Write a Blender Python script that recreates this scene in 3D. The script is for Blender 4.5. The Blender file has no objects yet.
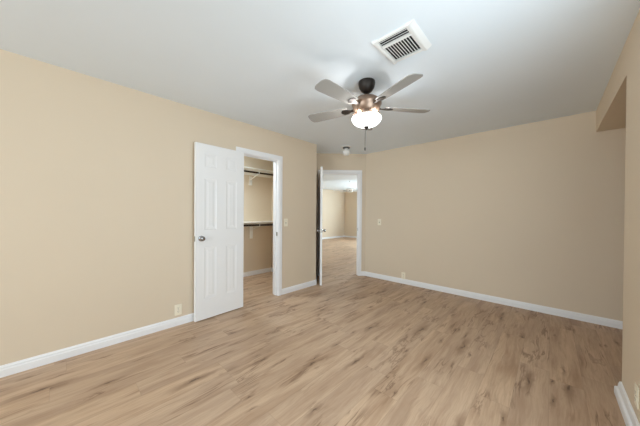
import bpy, bmesh, math, random
from mathutils import Vector, Matrix
random.seed(7)
S = bpy.context.scene
C = S.collection
PI = math.pi

# ------------------------------------------------------------------ camera
cam_data = bpy.data.cameras.new('camera')
cam_data.sensor_width = 36.0
cam_data.lens = 245.38 / 640 * 36.0
cam_data.shift_y = 2.5 / 640
cam_data.clip_start = 0.02
cam = bpy.data.objects.new('camera', cam_data)
C.objects.link(cam)
TH, PITCH, ROLL = 0.755564, -0.0071022, 0.0069695
F = Vector((-math.sin(TH) * math.cos(PITCH), math.cos(TH) * math.cos(PITCH), math.sin(PITCH)))
R = Vector((math.cos(TH), math.sin(TH), 0))
U = R.cross(F)
R2 = R * math.cos(ROLL) + U * math.sin(ROLL)
U2 = -R * math.sin(ROLL) + U * math.cos(ROLL)
M = Matrix((R2, U2, -F)).transposed().to_4x4()
M.translation = Vector((0, 0, 1.2366))
cam.matrix_world = M
S.camera = cam

# ------------------------------------------------------------------ world, lights, exposure
w = bpy.data.worlds.new('daylight'); S.world = w
w.use_nodes = True
wn = w.node_tree.nodes; wl = w.node_tree.links
sky = wn.new('ShaderNodeTexSky'); sky.sky_type = 'NISHITA'
sky.sun_disc = False; sky.sun_elevation = math.radians(40); sky.sun_rotation = math.radians(200)
wl.new(sky.outputs[0], wn['Background'].inputs[0])
wn['Background'].inputs[1].default_value = 0.15


def area(name, loc, direction, sx, sy, power, col=(1, 1, 1)):
    d = bpy.data.lights.new(name, 'AREA')
    d.shape = 'RECTANGLE'; d.size = sx; d.size_y = sy; d.energy = power; d.color = col
    o = bpy.data.objects.new(name, d); C.objects.link(o)
    o.location = loc
    o.rotation_euler = Vector(direction).to_track_quat('-Z', 'Z').to_euler()
    return o


# daylight at unseen windows; the side and far ones are added for their light
DAY = (0.80, 0.93, 1.0)
area('rear_window_daylight', (-1.40, -3.94, 1.50), (0, 1, 0.16), 2.3, 1.35, 94, DAY)
area('side_window_fill', (0.33, 1.00, 1.45), (-1, 0, 0.10), 1.6, 1.2, 40, DAY)  # fill added to brighten the left wall, set at an unseen window
area('far_window_fill', (-4.4, 10.38, 1.40), (0, -1, 0.30), 2.3, 1.4, 265, (0.76, 0.92, 1.0))  # fill added to brighten the far room from out of view
# lamps of the closet and the hall (their fixtures stand further down)
area('closet_lamp_light', (-3.70, 1.7, 2.36), (0, 0, -1), 0.22, 0.22, 18, (0.78, 0.92, 1.0))

S.view_settings.view_transform = 'Standard'
S.view_settings.look = 'None'
S.view_settings.exposure = 0.12
S.view_settings.gamma = 1.0
S.view_settings.use_curve_mapping = False
S.cycles.max_bounces = 12
S.cycles.diffuse_bounces = 8
S.cycles.use_denoising = True
S.cycles.sample_clamp_indirect = 6


# ------------------------------------------------------------------ materials
def lin(r, g, b):
    f = lambda c: (c / 255 / 12.92) if c / 255 <= 0.04045 else ((c / 255 + 0.055) / 1.055) ** 2.4
    return (f(r), f(g), f(b), 1)


def mat(name, rgb, rough=0.5, metal=0.0, spec=0.5, bump=None, vary=0.03, emit=None, strength=0.0):
    m = bpy.data.materials.new(name); m.use_nodes = True
    n, l = m.node_tree.nodes, m.node_tree.links
    b = n['Principled BSDF']
    b.inputs['Roughness'].default_value = rough
    b.inputs['Metallic'].default_value = metal
    b.inputs['Specular IOR Level'].default_value = spec
    co = n.new('ShaderNodeTexCoord')
    nz = n.new('ShaderNodeTexNoise'); nz.inputs['Scale'].default_value = 3.0; nz.inputs['Detail'].default_value = 4
    l.new(co.outputs['Object'], nz.inputs['Vector'])
    ramp = n.new('ShaderNodeMix'); ramp.data_type = 'RGBA'
    c = lin(*rgb)
    ramp.inputs[6].default_value = tuple(x * (1 - vary) for x in c[:3]) + (1,)
    ramp.inputs[7].default_value = tuple(min(1, x * (1 + vary)) for x in c[:3]) + (1,)
    l.new(nz.outputs[0], ramp.inputs[0])
    l.new(ramp.outputs[2], b.inputs['Base Color'])
    if bump:
        sc, st = bump
        n2 = n.new('ShaderNodeTexNoise'); n2.inputs['Scale'].default_value = sc; n2.inputs['Detail'].default_value = 3
        l.new(co.outputs['Object'], n2.inputs['Vector'])
        bp = n.new('ShaderNodeBump'); bp.inputs['Strength'].default_value = st; bp.inputs['Distance'].default_value = 0.004
        l.new(n2.outputs[0], bp.inputs['Height']); l.new(bp.outputs[0], b.inputs['Normal'])
    if emit:
        b.inputs['Emission Color'].default_value = lin(*emit)
        b.inputs['Emission Strength'].default_value = strength
    return m


def floor_mat():
    m = bpy.data.materials.new('oak_plank_floor'); m.use_nodes = True
    n, l = m.node_tree.nodes, m.node_tree.links
    b = n['Principled BSDF']

    def math_(op, a, b_=None, c_=None):
        x = n.new('ShaderNodeMath'); x.operation = op
        for i, v in enumerate((a, b_, c_)):
            if v is None: continue
            if isinstance(v, (int, float)): x.inputs[i].default_value = v
            else: l.new(v, x.inputs[i])
        return x.outputs[0]

    def comb(x, y, z):
        q = n.new('ShaderNodeCombineXYZ')
        for i, v in enumerate((x, y, z)):
            if isinstance(v, (int, float)): q.inputs[i].default_value = v
            else: l.new(v, q.inputs[i])
        return q.outputs[0]

    def noise(vec, scale, detail=4, rough=0.5, dist=0.0):
        q = n.new('ShaderNodeTexNoise'); q.inputs['Scale'].default_value = scale
        q.inputs['Detail'].default_value = detail; q.inputs['Roughness'].default_value = rough
        q.inputs['Distortion'].default_value = dist
        l.new(vec, q.inputs['Vector']); return q.outputs[0]

    def smooth(v, a, b_, t0=0.0, t1=1.0):
        q = n.new('ShaderNodeMapRange'); q.interpolation_type = 'SMOOTHSTEP'
        l.new(v, q.inputs[0])
        for i, k in enumerate((a, b_, t0, t1)): q.inputs[i + 1].default_value = k
        return q.outputs[0]

    def mix(fac, a, b_, mode='MIX'):
        q = n.new('ShaderNodeMix'); q.data_type = 'RGBA'; q.blend_type = mode
        if isinstance(fac, (int, float)): q.inputs[0].default_value = fac
        else: l.new(fac, q.inputs[0])
        for i, v in ((6, a), (7, b_)):
            if isinstance(v, tuple): q.inputs[i].default_value = v
            else: l.new(v, q.inputs[i])
        return q.outputs[2]

    co = n.new('ShaderNodeTexCoord')
    sp = n.new('ShaderNodeSeparateXYZ'); l.new(co.outputs['Object'], sp.inputs[0])
    X, Y = sp.outputs[0], sp.outputs[1]
    PW, PL = 0.182, 1.22
    xs = math_('DIVIDE', X, PW)
    ix = math_('FLOOR', xs)
    wn1 = n.new('ShaderNodeTexWhiteNoise'); wn1.noise_dimensions = '1D'; l.new(ix, wn1.inputs['W'])
    ys = math_('ADD', math_('DIVIDE', Y, PL), math_('MULTIPLY', wn1.outputs[0], 5.0))
    iy = math_('FLOOR', ys)
    wn2 = n.new('ShaderNodeTexWhiteNoise'); wn2.noise_dimensions = '2D'; l.new(comb(ix, iy, 0), wn2.inputs['Vector'])
    rnd = wn2.outputs[0]
    off = math_('MULTIPLY', rnd, 37.0)
    # coordinates stretched along the plank, shifted per plank
    gx = math_('ADD', X, off)
    wob = noise(comb(math_('MULTIPLY', gx, 2.0), math_('MULTIPLY', Y, 1.3), off), 2.0, 3)
    gxw = math_('ADD', gx, math_('MULTIPLY', math_('SUBTRACT', wob, 0.5), 0.06))
    coarse = noise(comb(math_('MULTIPLY', gxw, 11.0), math_('MULTIPLY', Y, 1.1), off), 1.0, 5, 0.6, 0.4)
    fine = noise(comb(math_('MULTIPLY', gxw, 120.0), math_('MULTIPLY', Y, 5.0), off), 1.0, 3, 0.6)
    mid = noise(comb(math_('MULTIPLY', gxw, 30.0), math_('MULTIPLY', Y, 3.0), off), 1.0, 4, 0.6, 0.5)
    tone = mix(smooth(coarse, 0.28, 0.70), lin(*FLOOR_DARK), lin(*FLOOR_LIGHT))
    tone = mix(smooth(mid, 0.52, 0.78, 0.0, 0.42), tone, lin(*FLOOR_BROWN))
    tone = mix(smooth(rnd, 0.0, 1.0, 0.0, 0.35), tone, lin(*FLOOR_PLANK))
    tone = mix(smooth(fine, 0.35, 0.75, 0.0, 0.25), tone, lin(*FLOOR_BROWN))
    # dark mineral streaks along the grain
    st = noise(comb(math_('MULTIPLY', gxw, 13.0), math_('MULTIPLY', Y, 1.5), math_('ADD', off, 11.0)), 1.0, 4, 0.6, 0.8)
    patch = noise(comb(math_('MULTIPLY', gxw, 4.0), math_('MULTIPLY', Y, 1.6), math_('ADD', off, 23.0)), 1.0, 2)
    inp = smooth(patch, 0.50, 0.66)
    ridge = smooth(math_('ABSOLUTE', math_('SUBTRACT', st, 0.5)), 0.0, 0.045, 1.0, 0.0)
    tone = mix(math_('MULTIPLY', math_('MULTIPLY', ridge, inp), 0.65), tone, lin(*FLOOR_STREAK))
    tone = mix(smooth(st, 0.60, 0.78, 0.0, 0.45), tone, lin(*FLOOR_STREAK))
    # short dark cracks and knots, sparse, drawn out along the plank
    for sx, sy, keep, amt, big in ((7.0, 1.1, 0.52, 0.70, 0.05), (12.0, 2.6, 0.86, 0.75, 0.05)):
        vo = n.new('ShaderNodeTexVoronoi'); vo.voronoi_dimensions = '2D'; vo.feature = 'F1'
        vo.inputs['Scale'].default_value = 1.0
        jx = math_('ADD', gxw, math_('MULTIPLY', math_('SUBTRACT', noise(comb(math_('MULTIPLY', gx, 14.0), math_('MULTIPLY', Y, 9.0), off), 1.0, 4, .6), .5), .075))
        l.new(comb(math_('MULTIPLY', jx, sx), math_('MULTIPLY', Y, sy), 0), vo.inputs['Vector'])
        kn = n.new('ShaderNodeSeparateColor'); l.new(vo.outputs['Color'], kn.inputs[0])
        has = math_('GREATER_THAN', kn.outputs[0], keep)
        kd = math_('DIVIDE', vo.outputs['Distance'], math_('MULTIPLY_ADD', kn.outputs[1], big, 0.03))
        halo = math_('MULTIPLY', smooth(kd, 0.5, 4.5, 0.52, 0.0), has)
        core = math_('MULTIPLY', smooth(kd, 0.2, 1.1, amt, 0.0), has)
        tone = mix(halo, tone, lin(*FLOOR_STREAK))
        tone = mix(core, tone, lin(72, 50, 36))
    # seams between planks
    fx = math_('FRACT', xs); fy = math_('FRACT', ys)
    ex = math_('MULTIPLY', math_('MINIMUM', fx, math_('SUBTRACT', 1.0, fx)), PW)
    ey = math_('MULTIPLY', math_('MINIMUM', fy, math_('SUBTRACT', 1.0, fy)), PL)
    seam = smooth(math_('MINIMUM', ex, ey), 0.0008, 0.0028, 1.0, 0.0)
    tone = mix(math_('MULTIPLY', seam, 0.14), tone, lin(70, 50, 36))
    l.new(tone, b.inputs['Base Color'])
    l.new(math_('MULTIPLY_ADD', mid, 0.12, 0.40), b.inputs['Roughness'])
    b.inputs['Specular IOR Level'].default_value = 0.42
    bp = n.new('ShaderNodeBump'); bp.inputs['Strength'].default_value = 0.12; bp.inputs['Distance'].default_value = 0.002
    l.new(math_('SUBTRACT', fine, seam), bp.inputs['Height']); l.new(bp.outputs[0], b.inputs['Normal'])
    return m


FLOOR_LIGHT = (207, 178, 150)
FLOOR_DARK = (168, 138, 112)
FLOOR_BROWN = (146, 108, 79)
FLOOR_PLANK = (188, 164, 143)
FLOOR_STREAK = (106, 74, 51)

M_FLOOR = floor_mat()
M_WALL = mat('tan_wall_paint', (219, 204, 183), 0.62, spec=0.3, bump=(260, 0.05), vary=0.012)
M_CEIL = mat('flat_ceiling_paint', (227, 235, 242), 0.8, spec=0.2, bump=(180, 0.18), vary=0.015)
M_TRIM = mat('white_trim_paint', (238, 239, 242), 0.35, spec=0.45, vary=0.008)
M_DOOR = mat('white_door_paint', (240, 241, 243), 0.38, spec=0.45, vary=0.008)
M_IVORY = mat('ivory_plastic', (241, 233, 214), 0.35, vary=0.01)
M_SLOT = mat('dark_slot', (40, 34, 28), 0.6)
M_CHROME = mat('satin_chrome', (150, 150, 152), 0.18, metal=1.0, vary=0.02)
M_HINGE = mat('brushed_nickel', (170, 168, 162), 0.35, metal=1.0, vary=0.03)
M_BRONZE = mat('oiled_bronze', (46, 40, 36), 0.42, metal=0.5, vary=0.15)
M_PEWTER = mat('brushed_bronze_housing', (150, 128, 112), 0.36, metal=0.8, vary=0.22)
M_BLADE = mat('grey_weathered_blade', (158, 156, 152), 0.6, spec=0.3, vary=0.05)
M_BOWL = mat('lit_frosted_glass', (250, 246, 240), 0.4, vary=0.005, emit=(250, 253, 255), strength=3.5)
M_GLOBE = mat('frosted_white_globe', (236, 236, 234), 0.3, vary=0.01)
M_COLLAR = mat('dark_fixture_collar', (92, 92, 90), 0.4, metal=0.6)
M_VENT = mat('white_vent_enamel', (232, 232, 230), 0.4, vary=0.01)
M_DUCT_SHADE = mat('painted_duct_shade', (38, 37, 35), 0.8)  # shade of the duct put into the colour
M_ROD = mat('dark_bronze_rod', (52, 40, 32), 0.38, metal=0.6, vary=0.1)
M_SHELF = mat('white_shelf_board', (240, 238, 232), 0.45, vary=0.01)
M_GLASS = bpy.data.materials.new('window_glass'); M_GLASS.use_nodes = True
_b = M_GLASS.node_tree.nodes['Principled BSDF']
_b.inputs['Transmission Weight'].default_value = 1.0; _b.inputs['Roughness'].default_value = 0.02; _b.inputs['IOR'].default_value = 1.45
M_FARBOWL = mat('far_fan_lit_bowl', (250, 248, 244), 0.4, vary=0.005, emit=(250, 253, 255), strength=3.0)
M_LAMP = mat('closet_lamp_diffuser', (250, 248, 244), 0.4, vary=0.005, emit=(255, 248, 236), strength=2.0)


# ------------------------------------------------------------------ mesh helpers
def new():
    return bmesh.new()


def add_box(bm, x0, x1, y0, y1, z0, z1, T=None):
    vs = [Vector((x, y, z)) for z in (z0, z1) for y in (y0, y1) for x in (x0, x1)]
    if T is not None: vs = [T @ v for v in vs]
    v = [bm.verts.new(p) for p in vs]
    for f in ((0, 2, 3, 1), (4, 5, 7, 6), (0, 1, 5, 4), (2, 6, 7, 3), (0, 4, 6, 2), (1, 3, 7, 5)):
        bm.faces.new([v[i] for i in f])


def add_prism(bm, poly, z0, z1):
    a = [bm.verts.new((x, y, z0)) for x, y in poly]
    b = [bm.verts.new((x, y, z1)) for x, y in poly]
    n = len(poly)
    bm.faces.new(a[::-1]); bm.faces.new(b)
    for i in range(n):
        bm.faces.new((a[i], a[(i + 1) % n], b[(i + 1) % n], b[i]))


def add_profile(bm, p0, p1, prof, m0=0.0, m1=0.0):
    """sweep prof [(out, up)] along the floor line p0->p1; 'out' is to the right of travel; m0/m1 shift the ends with 'out' (mitres)"""
    p0, p1 = Vector(p0), Vector(p1)
    d = (p1 - p0).normalized(); o = Vector((d.y, -d.x, 0))
    a = [bm.verts.new(p0 + o * q[0] + d * (m0 * q[0]) + Vector((0, 0, q[1]))) for q in prof]
    b = [bm.verts.new(p1 + o * q[0] + d * (m1 * q[0]) + Vector((0, 0, q[1]))) for q in prof]
    n = len(prof)
    bm.faces.new(a[::-1]); bm.faces.new(b)
    for i in range(n):
        bm.faces.new((a[i], a[(i + 1) % n], b[(i + 1) % n], b[i]))


def add_lathe(bm, prof, segs=40, T=None):
    """prof [(r, z)] top to bottom"""
    rings = []
    for r, z in prof:
        if r < 1e-6:
            p = Vector((0, 0, z)); rings.append([bm.verts.new(T @ p if T is not None else p)])
        else:
            ring = []
            for i in range(segs):
                a = 2 * PI * i / segs
                p = Vector((r * math.cos(a), r * math.sin(a), z))
                ring.append(bm.verts.new(T @ p if T is not None else p))
            rings.append(ring)
    for A, B in zip(rings, rings[1:]):
        for i in range(segs):
            j = (i + 1) % segs
            if len(A) == 1 and len(B) == 1: break
            if len(A) == 1: bm.faces.new((A[0], B[i], B[j]))
            elif len(B) == 1: bm.faces.new((A[i], B[0], A[j]))
            else: bm.faces.new((A[i], B[i], B[j], A[j]))
    if len(rings[0]) > 1: bm.faces.new(rings[0])
    if len(rings[-1]) > 1: bm.faces.new(rings[-1][::-1])


def add_tube(bm, pts, r, segs=10):
    pts = [Vector(p) for p in pts]
    rings = []
    for i, p in enumerate(pts):
        t = (pts[min(i + 1, len(pts) - 1)] - pts[max(i - 1, 0)]).normalized()
        u = t.orthogonal().normalized() if i == 0 else (rings_u - t * rings_u.dot(t)).normalized()
        rings_u = u
        v = t.cross(u)
        rings.append([bm.verts.new(p + (u * math.cos(2 * PI * k / segs) + v * math.sin(2 * PI * k / segs)) * r) for k in range(segs)])
    for A, B in zip(rings, rings[1:]):
        for k in range(segs):
            bm.faces.new((A[k], A[(k + 1) % segs], B[(k + 1) % segs], B[k]))
    bm.faces.new(rings[0][::-1]); bm.faces.new(rings[-1])


def obj(name, bm, material, parent=None, smooth=False, bevel=0.0):
    bmesh.ops.recalc_face_normals(bm, faces=bm.faces)
    me = bpy.data.meshes.new(name); bm.to_mesh(me); bm.free()
    me.materials.append(material)
    o = bpy.data.objects.new(name, me); C.objects.link(o)
    if smooth:
        for p in me.polygons: p.use_smooth = True
        me.set_sharp_from_angle(angle=math.radians(40))
    if bevel:
        mo = o.modifiers.new('bevel', 'BEVEL'); mo.width = bevel; mo.segments = 2
        mo.limit_method = 'ANGLE'; mo.angle_limit = math.radians(50)
    if parent is not None:
        o.parent = parent
    return o


def struct(name, bm, material, label=None, **k):
    o = obj(name, bm, material, **k)
    o['kind'] = 'structure'
    if label: o['label'] = label
    return o


def thing(name, label, cat, loc=(0, 0, 0), rotz=0.0, group=None, M_=None):
    o = bpy.data.objects.new(name, None); C.objects.link(o)
    o.empty_display_size = 0.1
    if M_ is not None: o.matrix_world = M_
    else:
        o.location = loc; o.rotation_euler = (0, 0, rotz)
    o['label'] = label; o['category'] = cat
    if group: o['group'] = group
    return o


# ------------------------------------------------------------------ the room shell
H = 2.44
XL, YB, XR, YR = -2.98, 4.215, 0.363, -4.00
YW = 3.067            # where the left wall ends
SY0, SY1 = 0.15, 1.85   # added, unseen window in the right wall
YE = 2.637            # where the right wall ends
CX, CY = -2.715, YB   # start of the diagonal wall
DX, DY = -math.sqrt(.5), -math.sqrt(.5)       # along the diagonal wall
NX, NY = -math.sqrt(.5), math.sqrt(.5)        # behind the diagonal wall


def dg(L, n=0.0):
    return (CX + DX * L + NX * n, CY + DY * L + NY * n)


bm = new(); add_box(bm, -8.2, 1.9, -4.2, 10.6, -0.12, 0)
struct('floor', bm, M_FLOOR, 'light oak plank floor running through all rooms')
bm = new(); add_box(bm, -8.2, 1.9, -4.2, 10.6, H, H + 0.12)
struct('ceiling', bm, M_CEIL, 'flat pale grey ceiling')

# left wall with the closet opening
OY0, OY1, OZ = 1.62, 2.262, 2.045
bm = new()
add_box(bm, XL - .12, XL, YR - .1, OY0, 0, H)
add_box(bm, XL - .12, XL, OY1, YW, 0, H)
add_box(bm, XL - .12, XL, OY0, OY1, OZ, H)
struct('wall_left', bm, M_WALL, 'long tan wall with the closet opening')
# short wall behind the open entry door
bm = new()
add_prism(bm, [(-2.98, 3.067), dg(1.0), dg(1.07, 0.0), (-3.12, 3.107), (-3.10, 3.067)], 0, H)
struct('wall_entry', bm, M_WALL, 'short tan wall behind the open entry door')
# diagonal wall with the entry opening
L0, L1 = 0.132, 0.908
bm = new()
add_prism(bm, [dg(0), dg(L0), dg(L0, .11), dg(-.05, .11)], 0, H)
add_prism(bm, [dg(L1), dg(1.0), dg(1.0, .11), dg(L1, .11)], 0, H)
add_prism(bm, [dg(L0), dg(L1), dg(L1, .11), dg(L0, .11)], 2.058, H)
struct('wall_diagonal', bm, M_WALL, 'diagonal tan wall holding the entry doorway')
bm = new(); add_box(bm, CX, 1.75, YB, YB + .11, 0, H)
struct('wall_back', bm, M_WALL, 'wide tan wall facing the camera')
bm = new()
add_box(bm, XR, XR + .11, YR - .1, SY0, 0, H); add_box(bm, XR, XR + .11, SY1, YE, 0, H)
add_box(bm, XR, XR + .11, SY0, SY1, 0, .80); add_box(bm, XR, XR + .11, SY0, SY1, 2.10, H)
struct('wall_right', bm, M_WALL, 'tan wall end close beside the camera')
bm = new(); add_box(bm, XR, 1.70, YE, YB, 2.193, H)
struct('wall_header', bm, M_WALL, 'dropped tan header over the alcove')
bm = new(); add_box(bm, 1.70, 1.80, YE - .1, YB, 0, H); add_box(bm, XR + .11, 1.70, YE - .1, YE, 0, H)
struct('wall_alcove', bm, M_WALL, 'tan alcove walls')
# rear wall with its window
WX0, WX1, WZ0, WZ1 = -2.60, -0.20, 0.78, 2.20
bm = new()
add_box(bm, XL - .12, WX0, YR - .1, YR, 0, H); add_box(bm, WX1, XR + .11, YR - .1, YR, 0, H)
add_box(bm, WX0, WX1, YR - .1, YR, 0, WZ0); add_box(bm, WX0, WX1, YR - .1, YR, WZ1, H)
struct('wall_rear', bm, M_WALL, 'tan wall with the bedroom window')


def window(name, x0, x1, z0, z1, T, label):
    """frame in the local xz plane, y into the room"""
    bm = new()
    for a in ((x0, x0 + .05, z0, z1), (x1 - .05, x1, z0, z1), (x0 + .05, x1 - .05, z0, z0 + .05), (x0 + .05, x1 - .05, z1 - .05, z1),
              ((x0 + x1) / 2 - .02, (x0 + x1) / 2 + .02, z0 + .05, z1 - .05)):
        add_box(bm, a[0], a[1], -.075, -.025, a[2], a[3], T)
    f = struct(name, bm, M_TRIM, label)
    bm = new(); add_box(bm, x0 + .05, x1 - .05, -.055, -.050, z0 + .05, z1 - .05, T)
    obj('pane', bm, M_GLASS, f)
    bm = new(); add_box(bm, x0 - .04, x1 + .04, -.02, .05, z0 - .025, z0, T)
    obj('window_sill', bm, M_TRIM, f)


window('window_1', WX0, WX1, WZ0, WZ1, Matrix.Translation((0, YR, 0)), 'bedroom window behind the camera')

window('window_2', SY0, SY1, .80, 2.10, Matrix(((0, -1, 0, XR), (1, 0, 0, 0), (0, 0, 1, 0), (0, 0, 0, 1))), 'added window beside the camera, out of view')  # added, unseen window that goes with the side fill

# closet shell
bm = new(); add_box(bm, -4.44, -4.34, 0.95, 3.20, 0, H)
struct('wall_closet_back', bm, M_WALL, 'tan closet wall carrying the shelves')
bm = new(); add_box(bm, -4.34, -3.12, 3.10, 3.20, 0, H); add_box(bm, -4.34, -3.10, 0.95, 1.05, 0, H)
struct('wall_closet_side', bm, M_WALL, 'tan closet end walls')
# far room and hall
bm = new()
add_prism(bm, [dg(1.0, .11), (-4.34, 4.43), (-4.44, 4.43), dg(1.10, .06)], 0, H)
struct('wall_hall', bm, M_WALL, 'tan hall wall beyond the entry')
bm = new(); add_box(bm, -8.15, -8.05, 4.33, 10.55, 0, H)
struct('wall_far_left', bm, M_WALL, 'tan wall at the left of the far room')
bm = new()
add_box(bm, -8.05, -5.6, 10.45, 10.55, 0, H); add_box(bm, -3.2, -.45, 10.45, 10.55, 0, H)
add_box(bm, -5.6, -3.2, 10.45, 10.55, 0, .65); add_box(bm, -5.6, -3.2, 10.45, 10.55, 2.15, H)
struct('wall_far_back', bm, M_WALL, 'tan wall at the end of the far room')
bm = new(); add_box(bm, -8.05, -4.38, 4.33, 4.43, 0, H)
struct('wall_far_near', bm, M_WALL, 'tan near wall of the far room')
bm = new(); add_box(bm, -.55, -.45, YB + .11, 10.45, 0, H)
struct('wall_far_right', bm, M_WALL, 'tan end wall of the far room')
window('window_3', 3.2, 5.6, .65, 2.15, Matrix.Translation((0, 10.45, 0)) @ Matrix.Rotation(PI, 4, 'Z'), 'added window of the far room, out of view')  # added, unseen window that goes with the far room fill
bm = new(); add_prism(bm, [dg(-.05, .11), dg(1.0, .11), (-4.34, 4.43), (-4.95, 4.43), (-4.95, 10.45), (-.55, 10.45), (-.55, YB + .11)], 2.385, H)
struct('ceiling_hall', bm, M_CEIL, 'slightly lower hall ceiling beyond the entry')

# ------------------------------------------------------------------ trim
BASE = [(0, 0), (.0145, 0), (.0145, .052), (.011, .060), (.0105, .072), (.006, .080), (.0045, .086), (0, .086)]


def baseboard(name, segs, label):
    bm = new()
    for s in segs: add_profile(bm, (s[0][0], s[0][1], 0), (s[1][0], s[1][1], 0), BASE, *(s[2:] if len(s) > 2 else ()))
    return struct(name, bm, M_TRIM, label)


baseboard('baseboard_left', [((XL, YR), (XL, 1.558)), ((XL, 2.324), (XL, YW), 0, .41)], 'white baseboard along the long tan wall')
baseboard('baseboard_entry', [((XL, YW), dg(.985), -.41, 0)], 'white baseboard behind the open entry door')
baseboard('baseboard_back', [(dg(.085), (CX, CY)), ((CX, CY), (1.70, YB), .41, 0)], 'white baseboard along the wall facing the camera')
SHOE = [(0, 0), (.030, 0), (.030, .040), (.026, .050), (.0165, .056), (.0150, .066), (.0140, .078), (.010, .094), (.004, .100), (0, .100)]
bm = new()
add_profile(bm, (XR, YE, 0), (XR, YR, 0), SHOE, -1, 0)
add_profile(bm, (XR + .11, YE, 0), (XR, YE, 0), SHOE, 0, 1)
struct('baseboard_right', bm, M_TRIM, 'thick white baseboard round the wall end beside the camera')
baseboard('baseboard_rear', [((XR, YR), (XL, YR))], 'white baseboard under the bedroom window')
baseboard('baseboard_closet', [((-4.34, 1.05), (-4.34, 3.10)), ((-4.34, 3.10), (-3.12, 3.10))], 'white baseboard inside the closet')
baseboard('baseboard_far', [((-8.05, 4.43), (-8.05, 10.45)), ((-8.05, 10.45), (-.55, 10.45))], 'white baseboard round the far room')
baseboard('baseboard_alcove', [((1.70, YB), (1.70, YE)), ((1.70, YE), (XR + .12, YE))], 'white baseboard inside the alcove')


def casing_set(name, width, top, depth, T, label, strike_side):
    """door lining and casing. local x across the opening 0..width, local y=0 room face of the wall, wall goes to y=-depth"""
    J = .018
    bm = new()
    add_box(bm, -J, 0, -depth, 0, 0, top + J, T); add_box(bm, width, width + J, -depth, 0, 0, top + J, T)
    add_box(bm, 0, width, -depth, 0, top, top + J, T)
    # stop strips
    add_box(bm, 0, .011, -.075, -.042, 0, top, T); add_box(bm, width - .011, width, -.075, -.042, 0, top, T)
    add_box(bm, .011, width - .011, -.075, -.042, top - .011, top, T)
    root = struct(name, bm, M_TRIM, label)
    r, cw = .006, .066
    for side in (1, -1):
        y0 = 0 if side == 1 else -depth
        prof = [(0, 0), (.010, 0), (.015, .014), (.0165, .030), (.0125, .052), (.0125, cw), (0, cw)]   # (out of wall, away from opening)
        bm = new()
        loops = []
        for q, up in prof:
            e = r + up
            pts = [(-e, 0), (-e, top + e), (width + e, top + e), (width + e, 0)]
            loops.append([bm.verts.new(T @ Vector((x, y0 + side * q, z))) for x, z in pts])
        n = len(loops)
        for i in range(n):
            A, B = loops[i], loops[(i + 1) % n]
            for k in range(3): bm.faces.new((A[k], A[k + 1], B[k + 1], B[k]))
        bm.faces.new([lp[0] for lp in loops]); bm.faces.new([lp[3] for lp in loops][::-1])
        obj('casing', bm, M_TRIM, root)
    bm = new()
    xs = (width - .0035, width) if strike_side == 1 else (0, .0035)
    add_box(bm, xs[0], xs[1], -.036, -.008, .90, .957, T)
    s = obj('strike_plate', bm, M_HINGE, root); s['label'] = 'small metal strike plate'
    return root


# closet: local x = world +y, local y = world +x
Tc = Matrix(((0, 1, 0, XL), (1, 0, 0, OY0 + .018), (0, 0, 1, 0), (0, 0, 0, 1)))
casing_set('trim_2', OY1 - OY0 - .036, 2.027, .12, Tc, 'white casing of the closet opening', 1)
# entry: local x along the diagonal from right to left, local y out of the wall into the room
ex, ey = dg(L0 + .018)
Te = Matrix(((DX, -NX, 0, ex), (DY, -NY, 0, ey), (0, 0, 1, 0), (0, 0, 0, 1)))
casing_set('trim_3', L1 - L0 - .036, 2.040, .11, Te, 'white casing of the diagonal entry doorway', -1)


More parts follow.
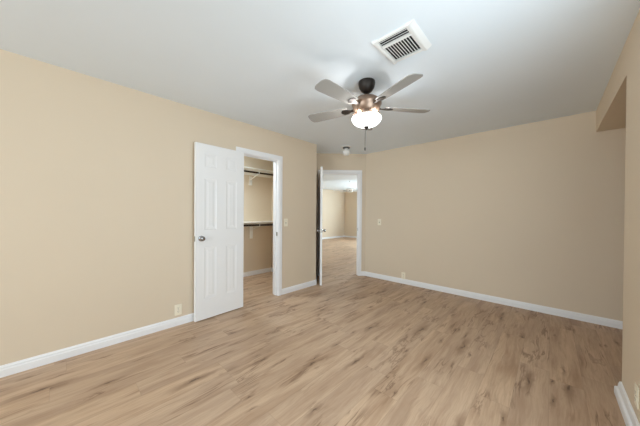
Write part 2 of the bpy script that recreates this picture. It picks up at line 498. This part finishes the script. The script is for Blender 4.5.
# ------------------------------------------------------------------ six-panel doors
def door_leaf(name, width, z0, z1, T, label, hinge_back):
    """local x 0 (hinge) .. width (free edge), y 0 front .. -.035 back"""
    th = .035
    st, mid = .100, .120
    if width > .68: st, mid = .112, .118
    pw = (width - 2 * st - mid) / 2
    xs = [0, st, st + pw, st + pw + mid, width - st, width]
    zs = [z0, .245, .840, 1.040, 1.635, 1.765, 1.925, z1]
    bm = new()
    for face in (0, 1):
        y0, sg = (0, -1) if face == 0 else (-th, 1)
        for i in range(5):
            for k in range(7):
                x0, x1, a0, a1 = xs[i], xs[i + 1], zs[k], zs[k + 1]
                panel = i in (1, 3) and k in (1, 3, 5)
                rings = [(0, 0)] + ([(.010, .0025), (.020, .0035), (.030, .0035), (.050, .0012)] if panel else [])
                vs = []
                for ins, dep in rings:
                    vs.append([bm.verts.new(T @ Vector((x, y0 + sg * dep, z))) for x, z in
                               ((x0 + ins, a0 + ins), (x1 - ins, a0 + ins), (x1 - ins, a1 - ins), (x0 + ins, a1 - ins))])
                for A, B in zip(vs, vs[1:]):
                    for q in range(4): bm.faces.new((A[q], A[(q + 1) % 4], B[(q + 1) % 4], B[q]))
                bm.faces.new(vs[-1])
    def strip(pts):
        for (xa, za), (xb, zb) in zip(pts, pts[1:]):
            bm.faces.new([bm.verts.new(T @ Vector(p)) for p in ((xa, 0, za), (xb, 0, zb), (xb, -th, zb), (xa, -th, za))])
    strip([(x, z0) for x in xs]); strip([(x, z1) for x in xs]); strip([(0, z) for z in zs]); strip([(width, z) for z in zs])
    bmesh.ops.remove_doubles(bm, verts=bm.verts, dist=1e-5)
    root = struct(name, bm, M_DOOR, label)
    # knob on each face: rose, neck and knob in one turned piece, plus the latch plate
    for sg in (1, -1):
        K = T @ Matrix.Translation((width - .062, 0 if sg == 1 else -th, .945)) @ Matrix.Rotation(-sg * PI / 2, 4, 'X')
        prof = [(0, .062), (.012, .0615), (.021, .058), (.026, .051), (.0275, .044), (.025, .036), (.017, .030), (.0115, .026), (.0105, .012),
                (.020, .010), (.030, .006), (.032, .002), (.032, 0)]
        bm = new(); add_lathe(bm, prof, 28, K)
        o = obj('door_knob', bm, M_CHROME, root, smooth=True); o['label'] = 'round satin chrome knob'
    bm = new(); add_box(bm, width - .0005, width + .0015, -.030, -.005, .915, .972, T)
    o = obj('latch_plate', bm, M_HINGE, root); o['label'] = 'small metal latch plate'
    for hz in (.20, 1.02, 1.82):
        bm = new()
        hy = -th - .004 if hinge_back else .004
        Hn = T @ Matrix.Translation((-.004, hy, hz))
        add_lathe(bm, [(.0055, .089), (.0055, 0)], 12, Hn)
        add_box(bm, .004, .006, (.004 if hinge_back else -.032), (.032 if hinge_back else -.004), 0, .089, Hn)
        o = obj('hinge', bm, M_HINGE, root, smooth=True); o['label'] = 'narrow metal butt hinge'
    return root


# closet door, swung flat against the long wall: hinge at its far side
hx, hy = -2.925, 1.650
fx, fy = -2.893, 1.042
wd = math.hypot(fx - hx, fy - hy)
ax = Vector((fx - hx, fy - hy, 0)).normalized()
ny = Vector((-ax.y, ax.x, 0))       # out of the front face, towards the room
T1 = Matrix(((ax.x, ny.x, 0, hx), (ax.y, ny.y, 0, hy), (0, 0, 1, 0), (0, 0, 0, 1)))
door_leaf('door_1', wd, .012, 2.030, T1, 'white six-panel closet door folded back flat against the long wall', True)
# entry door: opened a quarter turn so that its edge faces the camera
hx, hy = dg(L1 - .022, -.006)
ang = math.radians(-45.8)
wd = .715
ax = Vector((math.cos(ang), math.sin(ang), 0))
ny = Vector((-ax.y, ax.x, 0))
T2 = Matrix(((ax.x, ny.x, 0, hx), (ax.y, ny.y, 0, hy), (0, 0, 1, 0), (0, 0, 0, 1)))
door_leaf('door_2', wd, .012, 2.040, T2, 'white six-panel entry door standing open and seen on its edge', True)


# ------------------------------------------------------------------ ceiling fans
def fan(loc, az, name, label, blade_mat, housing, iron, bowlmat, radius=.60, drop=0.0, chain=True, bowl=True):
    t = thing(name, label, 'ceiling fan', loc)
    z = lambda v: v - drop
    if not drop:
        bm = new(); add_lathe(bm, [(.074, 0), (.076, -.012), (.074, -.030), (.066, -.058), (.048, -.085), (.026, -.100), (.020, -.102)], 36)
        obj('canopy', bm, iron, t, smooth=True)
    bm = new(); add_lathe(bm, [(.0125, -.095 if not drop else -.0), (.0125, -.150 + drop)], 20)
    obj('downrod', bm, iron, t, smooth=True)
    bm = new()
    add_lathe(bm, [(.020, z(-.132)), (.034, z(-.136)), (.066, z(-.143)), (.100, z(-.156)), (.124, z(-.174)), (.134, z(-.194)), (.134, z(-.208)), (.127, z(-.216)),
                   (.124, z(-.236)), (.116, z(-.258)), (.106, z(-.274)), (.098, z(-.282))], 48)
    obj('motor_housing', bm, housing, t, smooth=True)
    if bowl:
        bm = new()
        add_lathe(bm, [(.098, z(-.282)), (.078, z(-.286)), (.074, z(-.302)), (.082, z(-.312)), (.116, z(-.318)), (.128, z(-.322)), (.128, z(-.327)), (.0, z(-.327))], 40)
        for k in range(10):          # little scrolls round the light fitter
            a = 2 * PI * k / 10
            c = Vector((math.cos(a), math.sin(a), 0))
            pts = [c * .098 + Vector((0, 0, z(-.282))), c * .114 + Vector((0, 0, z(-.286))), c * .121 + Vector((0, 0, z(-.298))),
                   c * .112 + Vector((0, 0, z(-.308))), c * .118 + Vector((0, 0, z(-.319)))]
            add_tube(bm, pts, .0045, 6)
        obj('light_fitter', bm, iron if drop else M_PEWTER, t, smooth=True)
        bm = new()
        add_lathe(bm, [(.124, z(-.324)), (.131, z(-.326)), (.134, z(-.334)), (.130, z(-.350)), (.118, z(-.368)), (.098, z(-.385)), (.070, z(-.398)), (.040, z(-.406)), (0, z(-.409))], 48)
        g = obj('glass_bowl', bm, bowlmat, t, smooth=True); g['label'] = 'lit white frosted glass bowl'
        bm = new()
        add_lathe(bm, [(0, z(-.401)), (.022, z(-.402)), (.025, z(-.408)), (.020, z(-.416)), (.010, z(-.424)), (.009, z(-.430)), (.0045, z(-.437)), (0, z(-.440))], 20)
        obj('finial', bm, iron, t, smooth=True)
    if bowl:
        for k in range(3):       # the bulbs standing in the open bowl
            a = az + 2 * PI * k / 3
            d = bpy.data.lights.new('bulb', 'POINT'); d.energy = 2.2; d.color = (1.0, 0.99, 0.97); d.shadow_soft_size = .012
            o = bpy.data.objects.new('bulb', d); C.objects.link(o); o.parent = t
            o.location = (.103 * math.cos(a), .103 * math.sin(a), z(-.306))
    if chain:
        bm = new(); add_tube(bm, [(-.006, -.006, -.42), (-.008, -.008, -.52), (-.008, -.008, -.600)], .0024, 6)
        add_lathe(bm, [(0, -.590), (.007, -.598), (.0085, -.612), (.005, -.624), (0, -.627)], 12, Matrix.Translation((-.008, -.008, 0)))
        o = obj('pull_chain', bm, M_COLLAR, t, smooth=True)
    for k in range(5):
        a = az + k * 2 * PI / 5
        Rm = Matrix.Rotation(a, 4, 'Z') @ Matrix.Translation((0, 0, z(-.232))) @ Matrix.Rotation(math.radians(11), 4, 'X')
        bm = new()
        out = [(.175, .046), (.20, .054), (.30, .060), (.42, .066), (radius - .05, .069), (radius - .018, .062), (radius - .004, .045), (radius, .02)]
        poly = [(x, y) for x, y in out] + [(x, -y) for x, y in reversed(out)]
        top = [bm.verts.new(Rm @ Vector((x, y, .003))) for x, y in poly]
        bot = [bm.verts.new(Rm @ Vector((x, y, -.003))) for x, y in poly]
        bm.faces.new(top); bm.faces.new(bot[::-1])
        for i in range(len(poly)):
            j = (i + 1) % len(poly); bm.faces.new((top[i], bot[i], bot[j], top[j]))
        bl = obj('blade', bm, blade_mat, t)
        bm = new()
        pts = [(.112, .022), (.150, .014), (.185, .030), (.225, .034), (.245, .012), (.247, 0)]
        poly = pts + [(x, -y) for x, y in reversed(pts[:-1])]
        top = [bm.verts.new(Rm @ Vector((x, y, -.0035))) for x, y in poly]
        bot = [bm.verts.new(Rm @ Vector((x, y, -.0085))) for x, y in poly]
        bm.faces.new(top); bm.faces.new(bot[::-1])
        for i in range(len(poly)):
            j = (i + 1) % len(poly); bm.faces.new((top[i], bot[i], bot[j], top[j]))
        o = obj('blade_iron', bm, iron, bl); o['label'] = 'dark metal blade bracket'
    return t


FX, FY = -1.235, 1.92
fan((FX, FY, H), math.atan2(FY, FX), 'ceiling_fan', 'bronze five-blade ceiling fan with a lit white bowl light in the bedroom', M_BLADE, M_PEWTER, M_BRONZE, M_BOWL)
fan((-5.36, 7.26, H), .3, 'ceiling_fan', 'small white ceiling fan in the far room seen through the entry doorway',
    M_VENT, M_VENT, M_COLLAR, None, drop=.125, chain=False, bowl=False)

# ------------------------------------------------------------------ ceiling register
t = thing('air_vent', 'white louvred air vent on the ceiling near the fan', 'air vent', (-.787, 1.655, H))
hx, hy = .125, .155
bm = new()      # plate ring
for a in ((-hx, -hx + .02, -hy, hy), (hx - .02, hx, -hy, hy), (-hx + .02, hx - .02, -hy, -hy + .018), (-hx + .02, hx - .02, hy - .022, hy)):
    add_box(bm, a[0], a[1], a[2], a[3], -.016, 0)
add_box(bm, -hx + .02, hx - .02, -.075, -.060, -.022, -.006)
obj('frame', bm, M_VENT, t, bevel=.002)
bm = new(); add_box(bm, -hx + .02, hx - .02, -hy + .018, hy - .022, -.003, -.001)  # flat dark plate stands in for the shade up the duct
o = obj('duct_shade_plate', bm, M_DUCT_SHADE, t); o['label'] = 'dark plate painted as the shade behind the louvres'
for sx, wdt in ((-1, .016), (1, .034)):
    bm = new()
    x0 = sx * hx
    add_prism(bm, [(-.03, 0), (.03, 0), (.03, 1), (-.03, 1)], 0, .001); bm.clear()
    # raised side flange, sloping to the ceiling
    pr = [(x0 - sx * .022, -.017), (x0 - sx * .004, -.021), (x0 + sx * .006, -.019), (x0 + sx * wdt, -.002), (x0 + sx * wdt, 0), (x0 - sx * .022, 0)]
    A = [bm.verts.new((x, -hy - .004, z)) for x, z in pr]; B = [bm.verts.new((x, hy + .004, z)) for x, z in pr]
    bm.faces.new(A); bm.faces.new(B[::-1])
    for i in range(6): bm.faces.new((A[i], A[(i + 1) % 6], B[(i + 1) % 6], B[i]))
    obj('side_flange', bm, M_VENT, t)
bm = new()
for yy in (-.128, -.105, -.086):
    add_box(bm, -hx + .02, hx - .02, -.0085, .0085, -.0012, .0012, Matrix.Translation((0, yy, -.014)) @ Matrix.Rotation(math.radians(40), 4, 'X'))
obj('cross_louvre', bm, M_VENT, t)
bm = new()
for i in range(11):
    xx = -hx + .028 + i * (2 * hx - .056) / 10
    add_box(bm, -.007, .007, -.060, hy - .022, -.0015, .0015, Matrix.Translation((xx, 0, -.012)) @ Matrix.Rotation(math.radians(48), 4, 'Y'))
obj('long_louvre', bm, M_VENT, t)

# ------------------------------------------------------------------ globe fixture by the entry
t = thing('globe_light', 'small white globe fixture with a dark collar on the ceiling before the entry doorway', 'light', (-2.68, 3.52, H))
bm = new(); add_lathe(bm, [(.088, 0), (.088, -.006), (.080, -.012), (.066, -.014)], 32); obj('mounting_plate', bm, M_GLOBE, t, smooth=True)
bm = new(); add_lathe(bm, [(.060, -.013), (.064, -.018), (.063, -.030), (.050, -.035), (.034, -.037)], 32); obj('collar', bm, M_COLLAR, t, smooth=True)
bm = new(); add_lathe(bm, [(.034, -.036), (.036, -.052), (.052, -.060), (.067, -.078), (.071, -.100), (.067, -.124), (.052, -.146), (.028, -.158), (0, -.162)], 36)
obj('globe', bm, M_GLOBE, t, smooth=True)


# ------------------------------------------------------------------ switches and outlets
def plate_matrix(pos, out):
    o = Vector(out).normalized(); zz = Vector((0, 0, 1)); xx = zz.cross(o) * -1
    return Matrix(((xx.x, o.x, 0, pos[0]), (xx.y, o.y, 0, pos[1]), (xx.z, o.z, 1, pos[2]), (0, 0, 0, 1)))


def wall_plate(name, label, cat, pos, out, group, toggle):
    t = thing(name, label, cat, group=group, M_=plate_matrix(pos, out))
    bm = new(); add_box(bm, -.036, .036, 0, .006, -.060, .060); obj('cover_plate', bm, M_IVORY, t, bevel=.003)
    if toggle:
        bm = new(); add_box(bm, -.006, .006, .0055, .0065, -.014, .014); o = obj('toggle_slot', bm, M_SLOT, t); o['label'] = 'dark slot round the toggle'
        bm = new(); add_box(bm, -.005, .005, 0, .018, -.005, .005, Matrix.Translation((0, .005, .004)) @ Matrix.Rotation(math.radians(28), 4, 'X'))
        obj('toggle', bm, M_IVORY, t, bevel=.001)
        zs = (-.030, .030)
    else:
        for zc in (-.020, .020):
            bm = new(); add_box(bm, -.017, .017, .0055, .0085, zc - .014, zc + .014); r = obj('receptacle', bm, M_IVORY, t, bevel=.004)
            bm = new()
            for xx in (-.007, .005): add_box(bm, xx, xx + .0022, .0084, .0089, zc - .002, zc + .007)
            add_box(bm, -.0022, .0022, .0084, .0089, zc - .010, zc - .006)
            o = obj('socket_slots', bm, M_SLOT, r); o['label'] = 'dark plug slots'
        zs = (0,)
    for zc in zs:
        bm = new(); add_lathe(bm, [(.0032, 0), (.003, .0016), (0, .002)], 12, Matrix.Translation((0, .006, zc)) @ Matrix.Rotation(-PI / 2, 4, 'X'))
        obj('screw', bm, M_HINGE, t)
    return t


wall_plate('wall_outlet', 'ivory outlet low on the long tan wall beside the closet door', 'outlet', (XL, .895, .170), (1, 0, 0), 'outlets', False)
wall_plate('wall_outlet', 'ivory outlet low on the wide wall facing the camera', 'outlet', (-1.912, YB, .140), (0, -1, 0), 'outlets', False)
wall_plate('wall_outlet', 'ivory outlet above the thick baseboard on the near wall end', 'outlet', (XR, 2.225, .225), (-1, 0, 0), 'outlets', False)
wall_plate('light_switch', 'ivory toggle switch beside the closet casing', 'light switch', (XL, 2.393, 1.098), (1, 0, 0), 'light switches', True)
wall_plate('light_switch', 'ivory toggle switch on the wide wall near the entry doorway', 'light switch', (-2.400, YB, 1.085), (0, -1, 0), 'light switches', True)


# ------------------------------------------------------------------ closet shelves and rods
def shelf(zt, by, label, rod_label, zrod, plate_top, plate_bot):
    t = thing('closet_shelf', label, 'shelf', (-4.34, 2.075, zt), group='closet shelves')
    L = 1.022
    bm = new(); add_box(bm, 0, .300, -L, L, -.018, 0); obj('shelf_board', bm, M_SHELF, t, bevel=.002)
    bm = new(); add_box(bm, 0, .018, -L, L, -.100, -.018); obj('wall_cleat', bm, M_SHELF, t, bevel=.002)
    b = by - 2.075
    bm = new()
    add_box(bm, .018, .305, b - .011, b + .011, -.024, -.018)                       # arm under the board
    add_box(bm, 0, .014, b - .032, b + .032, plate_bot - zt, plate_top - zt)        # wall block
    zr = zrod - zt
    add_tube(bm, [(.012, b, plate_top - zt - .07), (.16, b, zr - .055), (.266, b, zr - .030)], .009, 8)
    hook = [(.29 + .026 * math.cos(q), b, zr + .026 * math.sin(q)) for q in [math.radians(v) for v in range(-150, 61, 30)]]
    add_tube(bm, [(.266, b, zr - .030)] + hook[1:], .006, 8)
    add_tube(bm, [(.29, b, -.020), (.300, b, zr + .026)], .006, 8)
    o = obj('bracket', bm, M_SHELF, t, smooth=True); o['label'] = 'white diagonal shelf and rod bracket'
    bm = new(); add_tube(bm, [(-4.05, 1.055, zrod), (-4.05, 3.095, zrod)], .0175, 16)
    r = obj('closet_rod', bm, M_ROD, smooth=True)
    r['label'] = rod_label; r['category'] = 'closet rod'; r['group'] = 'closet rods'


shelf(2.085, 2.590, 'upper white wall shelf inside the closet', 'dark hanging rod under the upper closet shelf', 2.003, 1.965, 1.790)
shelf(1.075, 2.610, 'lower white wall shelf inside the closet', 'dark hanging rod under the lower closet shelf', 1.012, .968, .735)

# closet ceiling lamp
t = thing('closet_lamp', 'small square lamp on the closet ceiling', 'lamp', (-3.70, 1.7, H))
bm = new(); add_box(bm, -.13, .13, -.13, .13, -.02, 0); obj('lamp_base', bm, M_VENT, t, bevel=.004)
bm = new(); add_box(bm, -.115, .115, -.115, .115, -.06, -.02); obj('diffuser', bm, M_LAMP, t, bevel=.015)
